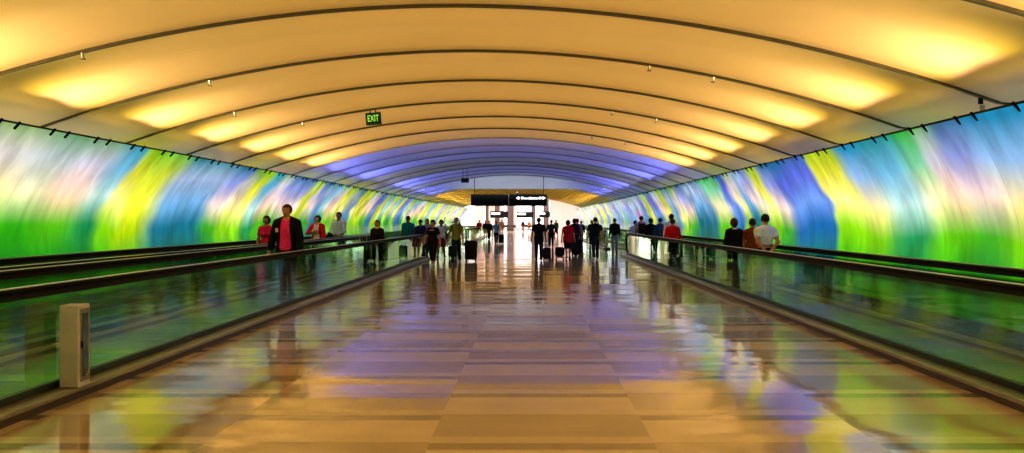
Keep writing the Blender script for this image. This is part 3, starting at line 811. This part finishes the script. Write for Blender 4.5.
    for i in (0, 1):
        f = smin(capsule(P, J['heel', i], J['toe', i], .042, .036), capsule(P, J['an', i]-np.array([0, 0, .01]), J['heel', i], .042, .042), .03)
        f = np.maximum(f, .003-P[..., 2]); f = np.maximum(f, P[..., 2]-(J['an', i][2]+.015)); build('shoe', f, SHOE[shoe])
    root['hand_l'] = [float(c*k) for c in J['hd', 0]]; root['hand_r'] = [float(c*k) for c in J['hd', 1]]
    return root

def world_pt(root, key):
    p = Vector(root[key]); return Matrix.Translation(root.location) @ Matrix.Rotation(root.rotation_euler.z, 4, 'Z') @ p

def suitcase(x, y, rz, w, h, d, col, label, z=0, handle=.45, stripe=None):
    t = empty('suitcase', (x, y, z), R(rz)); tag(t, label, 'suitcase', 'rolling suitcases')
    m = cm(*col, .5); z0 = .06
    obj('shell', bx(-w/2, w/2, -d/2, d/2, z0, z0+h, min(.085, d*.32)), m, t, True)
    obj('front_pocket', bx(-w/2+.05, w/2-.05, -d/2-.03, -d/2+.02, z0+.06, z0+h*.55, .02), cm(*[min(255, c+14) for c in col], .5), t)
    if stripe: obj('band', bx(-w/2-.004, w/2+.004, -d/2-.004, d/2+.004, z0+.05, z0+.10), stripe, t)
    bm = bmesh.new(); a = w*.25
    tube(bm, [(-a, d*.3, z0+h-.03), (-a, d*.3, z0+h+handle), (a, d*.3, z0+h+handle), (a, d*.3, z0+h-.03)], .010, 6); obj('handle', bm, ALU, t)
    for s in (-1, 1):
        bm = bmesh.new(); disc(bm, (s*w*.38, d*.3, .035), .035, 'x', .03); disc(bm, (s*w*.38, -d*.3, .035), .035, 'x', .03); obj('wheel', bm, BLACKP, t)
    return t
def backpack(p, k, col, label):
    t = empty('backpack', p.location.copy(), p.rotation_euler.z); tag(t, label, 'backpack', 'bags carried by travellers')
    m = cm(*col, .6)
    obj('sack', bx(-.15*k, .15*k, -.32*k, -.14*k, .98*k, 1.42*k, .06), m, t, True)
    obj('pocket', bx(-.11*k, .11*k, -.36*k, -.30*k, 1.02*k, 1.22*k, .025), m, t, True)
    for s in (-1, 1):
        bm = bmesh.new(); tube(bm, [(s*.10*k, -.16*k, 1.40*k), (s*.11*k, -.05*k, 1.505*k), (s*.12*k, .09*k, 1.45*k), (s*.13*k, .135*k, 1.28*k), (s*.17*k, .06*k, 1.12*k), (s*.15*k, -.15*k, 1.05*k)], .018*k, 6); obj('strap', bm, m, t, True)
    return t
def shoulder_bag(p, side, k, col, label, name='shoulder_bag'):
    t = empty(name, p.location.copy(), p.rotation_euler.z); tag(t, label, 'bag', 'bags carried by travellers')
    m = cm(*col, .6); s = side
    obj('pouch', bx(s*.30*k-.07, s*.30*k+.07, -.17*k, .15*k, .82*k, 1.10*k, .045), m, t, True)
    bm = bmesh.new(); tube(bm, [(s*.30*k, -.14*k, 1.08*k), (s*.19*k, -.06*k, 1.50*k), (s*.17*k, .03*k, 1.515*k), (s*.30*k, .12*k, 1.08*k)], .016, 6); obj('strap', bm, m, t, True)
    return t

W1 = ((22, 4), (-16, 14)); W2 = ((-16, 16), (24, 6)); ST = ((2, 2), (-2, 1))
LIFT = .032
BLK, BLK2, NAVY, JEAN = cm(17, 16, 18), cm(30, 26, 27), cm(26, 34, 66), cm(58, 72, 100)
# --- left lanes (towards the camera)
p = person((-4.80, 15.8, LIFT), 176, 1.83, 'man in open black jacket over a bright pink-red shirt on the left walkway', cm(255, 60, 150), cm(34, 32, 40), h=.010,
           hair='brown', skin=0, jacket=BLK, arms=((6, 14, 14), (4, 16, 10)), legpose=ST, turn=-6)
bg = obj('name_badge', bx(.115, .175, .152, .160, 1.28, 1.36), cm(230, 205, 205), p)
person((-6.72, 20.4, LIFT), 172, 1.63, 'woman in red short-sleeved top riding behind the man in the pink shirt', cm(214, 32, 66), BLK, h=.011, female=True, hairlen='bob', sleeve='short', skin=1, arms=((8, 10, 20), (5, 10, 15)))
person((-6.62, 24.9, LIFT), 172, 1.66, 'curly-haired woman in rose jacket over a pale patterned top on the wall-side lane', cm(226, 206, 190), BLK2, h=.011, female=True, hairlen='curly', skin=0, jacket=cm(198, 36, 72), arms=((4, 12, 15), (.03, .20, 1.26, -.2)))
q = person((-6.5, 27.2, LIFT), 170, 1.79, 'man in pale grey-blue shirt with hands together on the wall-side lane', cm(196, 208, 226), NAVY, h=.012, hair='black', skin=1, sleeve='long', arms=((-.05, .20, 1.0, -.3), (.05, .20, 1.02, -.3)))
shoulder_bag(q, 1, 1, (22, 22, 26), 'black bag carried at the side of the man in the grey-blue shirt')
person((-4.62, 24.2, LIFT), 178, 1.52, 'short woman in dark coat with long black skirt standing near the left walkway end', cm(36, 30, 24), BLK, h=.013, female=True, hairlen='bob', skin=0, legs='longskirt', collar=cm(220, 200, 90), shoe='white')
suitcase(-4.95, 23.8, 180, .42, .58, .26, (18, 18, 20), 'black suitcase on the left walkway beside the woman in the long skirt', z=LIFT)
person((-4.82, 31.6, LIFT), 175, 1.73, 'man in a teal T-shirt stepping off the end of the left walkway', cm(20, 128, 118), NAVY, h=.014, hair='black', skin=2, sleeve='short', hem=.82, legpose=W1)
person((-4.55, 33.2, 0), 172, 1.62, 'person in navy shirt just past the left walkway end, right of the teal shirt', cm(34, 40, 84), BLK, h=.015, hair='black', skin=1, legpose=W2)
person((-4.72, 36.6, 0), 172, 1.66, 'woman in lilac top behind the person in the navy shirt', cm(176, 160, 206), NAVY, h=.015, female=True, hairlen='long', hair='brown', legpose=W1)
p = person((-3.28, 27.0, 0), 174, 1.60, 'woman in black T-shirt and capri trousers with black cap walking towards the camera', BLK, BLK2, h=.012, female=True, hairlen='bob', sleeve='short', legs='capri', legpose=W1, shoe='white', cap=BLK, wide=1.12, arms=((-6, 14, 20), (8, 14, 30)))
obj('chest_print', bx(-.085, .085, .158, .163, 1.19, 1.225), cm(170, 170, 175), p)
shoulder_bag(p, 1, .92, (150, 138, 112), 'beige shoulder bag of the woman in black capri trousers')
p = person((-3.62, 32.6, 0), 174, 1.62, 'woman in white blouse with maroon skirt behind the woman in black', cm(228, 226, 226), cm(118, 48, 72), h=.014, female=True, hair='black', hairlen='bob', skin=1, legs='skirt', legpose=W2, sleeve='short')
shoulder_bag(p, -1, .92, (92, 42, 48), 'maroon bag on the arm of the woman in the white blouse')
suitcase(-3.12, 32.3, 180, .34, .46, .22, (40, 34, 60), 'small dark violet suitcase between the woman in white and the man in olive', handle=.5)
p = person((-2.74, 29.7, 0), 176, 1.70, 'man in olive-yellow shirt walking towards the camera with a large black suitcase', cm(150, 146, 42), cm(20, 44, 36), h=.012, hair='brown', skin=0, sleeve='short', legpose=W2, arms=((6, 12, 25), (-14, 18, 20)))
backpack(p, 1, (84, 84, 88), 'grey backpack worn by the man in the olive shirt')
suitcase(-2.22, 30.1, 176, .46, .72, .30, (17, 17, 18), 'large black suitcase rolled by the man in the olive shirt', handle=.3)
# --- centre, far
person((-2.2, 52.0, 0), 178, 1.52, 'person in light teal shirt and black trousers walking in the middle distance left of centre', cm(110, 176, 186), BLK, h=.018, hair='black', sleeve='short', legpose=W1)
suitcase(-1.86, 51.8, 180, .36, .56, .24, (20, 20, 22), 'black suitcase beside the person in the light teal shirt')
person((-3.72, 66.5, 0), 178, 1.58, 'woman in black top and yellow skirt far off left of centre', BLK, cm(228, 206, 40), h=.02, female=True, hairlen='bob', legs='skirt', legpose=W2)
person((-3.25, 63.5, 0), 175, 1.55, 'dark-clothed person beside the woman in the yellow skirt', BLK2, BLK, h=.02, legpose=W1)
person((-4.35, 47.0, 0), 170, 1.56, 'person in white shirt and tan trousers at the gap in the left walkways', cm(226, 232, 224), cm(150, 124, 80), h=.017, hair='brown', sleeve='short', legpose=W2)
person((-4.5, 71.0, 0), 178, 1.6, 'person in red top far off by the distant left walkway', cm(170, 36, 40), BLK, h=.022, legpose=W1)
person((-2.95, 84.0, 0), 175, 1.7, 'person in pink shirt near the far end left of centre', cm(226, 168, 160), cm(190, 160, 150), h=.022, legpose=W2)
person((-.92, 104.0, 0), 178, 1.6, 'dark-shirted person under the middle hanging sign at the far end', BLK2, cm(120, 60, 50), h=.024, legpose=W1)
person((-.1, 101.0, 0), 160, 1.6, 'person in orange-brown top at the far end beside the dark-shirted one', cm(190, 110, 80), BLK, h=.024, legpose=W2)
person((2.55, 78.0, 0), 20, 1.58, 'person in green jacket standing far off in front of the pink wall', cm(30, 128, 70), BLK, h=.02, legpose=W1)
suitcase(2.05, 78.6, 0, .62, .42, .34, (190, 24, 34), 'red bag-like suitcase on the floor by the person in green', handle=.1)
# --- centre, walking away
p = person((.34, 31.0, 0), 0, 1.70, 'man all in black walking away down the middle of the floor', BLK, BLK2, h=.012, hair='black', skin=1, sleeve='short', legpose=W1, arms=((-12, 14, 12), (12, 12, 10)), wide=1.1)
suitcase(.64, 30.6, 8, .30, .43, .22, (20, 20, 20), 'small black suitcase pulled by the man all in black', handle=.42)
person((1.22, 46.0, 0), 0, 1.60, 'person in dark grey coat ahead of the man all in black', cm(44, 42, 46), BLK, h=.017, legpose=W2, arms=((10, 20, 40), (10, 20, 40)))
person((1.52, 32.0, 0), 2, 1.60, 'heavy-set woman in a red T-shirt and dark shorts walking away', cm(196, 24, 50), cm(40, 24, 28), h=.012, female=True, hair='black', hairlen='bob', sleeve='short', legs='shorts', hem=.78, wide=1.25, legpose=W2, arms=((-10, 16, 10), (6, 18, 14)))
suitcase(1.18, 31.6, -10, .36, .42, .24, (20, 20, 22), 'black suitcase with a white band left of the woman in red', stripe=cm(220, 220, 222), handle=.4)
p = person((1.98, 35.6, 0), 0, 1.62, 'person in dark maroon coat close to the right of the woman in red', cm(64, 20, 30), BLK, h=.014, female=True, hairlen='bob', legs='longskirt', legpose=ST)
suitcase(2.02, 34.6, 0, .44, .66, .28, (26, 18, 24), 'tall dark suitcase behind the person in the maroon coat', handle=.25)
person((2.28, 38.6, 0), 0, 1.66, 'person in lavender shirt with a blue cap walking away', cm(140, 134, 178), NAVY, h=.015, cap=cm(40, 60, 150), legpose=W1, sleeve='short')
person((3.3, 51.5, 0), 0, 1.55, 'dark figure in the distance left of the far right walkway', BLK2, BLK, h=.018, legpose=W2)
person((3.78, 49.0, 0), 0, 1.58, 'person in charcoal top at the start of the far right walkway', cm(40, 44, 52), BLK, h=.018, legpose=W1)
p = person((2.55, 31.2, 0), 0, 1.71, 'man in dark blue shirt and jeans with a black backpack walking away', NAVY, cm(34, 40, 60), h=.012, sleeve='short', legpose=W2, shoe='white', arms=((10, 16, 10), (-8, 16, 10)))
backpack(p, 1, (16, 16, 18), 'black backpack worn by the man in jeans')
person((3.98, 37.6, 0), 0, 1.63, 'man in black jacket and pale jeans beyond the right walkway end', BLK, cm(120, 140, 160), h=.014, legpose=ST)
# --- right lane (away from the camera)
person((4.88, 16.6, LIFT), 4, 1.645, 'man in white short-sleeved shirt holding his hands behind his back on the right walkway', cm(228, 232, 244), BLK, h=.010, hair='black', sleeve='short', skin=0, turn=-20, hem=1.09, arms=((-.07, -.20, .95, -.3), (.07, -.20, .97, -.3)))
person((4.80, 18.8, LIFT), 0, 1.57, 'woman in black jacket with white collar and brown bob on the right walkway', BLK, BLK2, h=.010, female=True, hair='brown', hairlen='bob', collar=cm(232, 232, 235), arms=((2, 10, 8), (4, 10, 8)), turn=-15)
person((5.12, 18.4, LIFT), -20, 1.56, 'woman in brown top between the black jacket and the white shirt', cm(120, 62, 34), BLK, h=.011, female=True, hair='black', hairlen='short', skin=1, sleeve='short')
suitcase(4.52, 18.2, 0, .36, .50, .24, (15, 15, 17), 'black suitcase behind the glass beside the woman with the white collar', z=LIFT, handle=.2)
person((4.62, 25.9, LIFT), 0, 1.56, 'person in bright red jacket on the right walkway', cm(204, 22, 40), BLK, h=.012, hair='brown', skin=0, arms=((2, 14, 8), (2, 14, 8)), wide=1.1)
suitcase(4.52, 25.0, 0, .38, .36, .24, (14, 14, 16), 'black rounded bag with wheels behind the person in the red jacket', z=LIFT, handle=.2)
person((5.02, 28.4, LIFT), 0, 1.74, 'tall man in white shirt just beyond the red jacket', cm(232, 230, 226), BLK, h=.013, hair='black', skin=2, wide=1.1)
person((4.92, 30.2, LIFT), 0, 1.61, 'person in blue shirt left of the tall white shirt on the right walkway', cm(36, 66, 120), NAVY, h=.014, hair='black')
person((4.68, 31.0, LIFT), 0, 1.60, 'person in black left of the blue shirt on the right walkway', BLK, BLK2, h=.014, hair='black', hairlen='bob', female=True, wide=1.1)
p = person((4.62, 33.2, LIFT), 0, 1.69, 'man in pale pink shirt with a dark backpack near the right walkway end', cm(206, 180, 206), BLK, h=.014, hair='black', sleeve='short')
backpack(p, .97, (46, 24, 32), 'dark maroon backpack on the man in the pale pink shirt')
person((4.72, 35.9, 0), 0, 1.57, 'person in pale grey shirt at the very end of the right walkway', cm(196, 202, 212), cm(50, 60, 90), h=.014, hair='black', legpose=W1)
suitcase(4.46, 30.2, 0, .44, .62, .28, (18, 18, 22), 'large black suitcase behind the glass by the person in black', z=LIFT, handle=.2)

# ------------------------------------------------------------------ lights
def area(name, loc, target, sx, sy, power, col, spread=180):
    l = bpy.data.lights.new(name, 'AREA'); l.shape = 'RECTANGLE'; l.size = sx; l.size_y = sy; l.energy = power; l.color = col[:3]; l.spread = R(spread)
    o = bpy.data.objects.new(name, l); C.objects.link(o); o.location = loc
    d = (Vector(target)-Vector(loc)).normalized(); z = -d; yv = Vector((0, 1, 0)); xv = yv.cross(z).normalized(); yv = z.cross(xv)
    o.rotation_euler = Matrix((xv, yv, z)).transposed().to_euler()
    return o
GOLD = (1.0, .72, .11); CREAM = (1.0, .58, .55); BLUE = (.17, .20, 1.0); LAV = (.50, .50, 1.0)
for k in range(len(ribs)-1):
    ym = (ribs[k]+ribs[k+1])/2
    if ym < 25.5: c, pw = GOLD, 29
    elif ym < 57: c, pw = ((BLUE, 42), (BLUE, 27), (BLUE, 50), (LAV, 9), (LAV, 7), (BLUE, 50), (BLUE, 38), (LAV, 12))[(k-11) % 8]
    else: c, pw = (1.0, .66, .12), 36
    for x, z, tx, ax in ((LT[0]-.16, LT[1]-.005, -2.6, -4.0), (RT[0]+.16, RT[1]-.0, .9, 2.3)):
        area('cove_light', (x, ym+.4, z), (tx, ym+.4, ceil_z(tx)+.02), .05, 1.5, pw, c, 84)
        area('cove_fill', (x, ym, z-.02), (ax, ym, ceil_z(ax)), .05, 1.8, pw*.10, c, 160)
        if ym < 25.5: area('cove_spot', (x, ym+.5, z), (ax, ym+.6, ceil_z(ax)+.02), .05, .9, 20, CREAM, 80)
area('bulkhead_fill', (CX, 46.6, 3.15), (CX, 48.2, 3.9), 7, .08, 30, (.95, .97, 1))  # unseen fill above the sign, added to brighten the grey lunette
for i, (x, y) in enumerate(((-14, 100), (-4, 104), (5, 104), (-4, 118), (6, 118), (-14, 118))):
    area('concourse_light', (x, y, 6.3), (x, y, 0), 7, 7, 1500, (1, .95, .95))

w = bpy.data.worlds.new('World'); bpy.context.scene.world = w; w.use_nodes = True
w.node_tree.nodes['Background'].inputs[0].default_value = (1, .72, .36, 1); w.node_tree.nodes['Background'].inputs[1].default_value = .7

# ------------------------------------------------------------------ camera
cam = bpy.data.cameras.new('Camera'); co = bpy.data.objects.new('Camera', cam); C.objects.link(co)
cam.sensor_width = 36; cam.lens = 800/1024*36; cam.clip_end = 400
co.location = (0, 0, 1.55)
co.rotation_euler = (PI/2, 0, 0); cam.shift_x = -18/1024; cam.shift_y = -6.5/1024
sc = bpy.context.scene; sc.camera = co
sc.view_settings.view_transform = 'Standard'; sc.view_settings.look = 'Medium High Contrast'; sc.view_settings.exposure = 0
sc.cycles.use_denoising = True
sc.cycles.max_bounces = 8; sc.cycles.transparent_max_bounces = 16; sc.cycles.caustics_reflective = False
sc.cycles.sample_clamp_indirect = 6
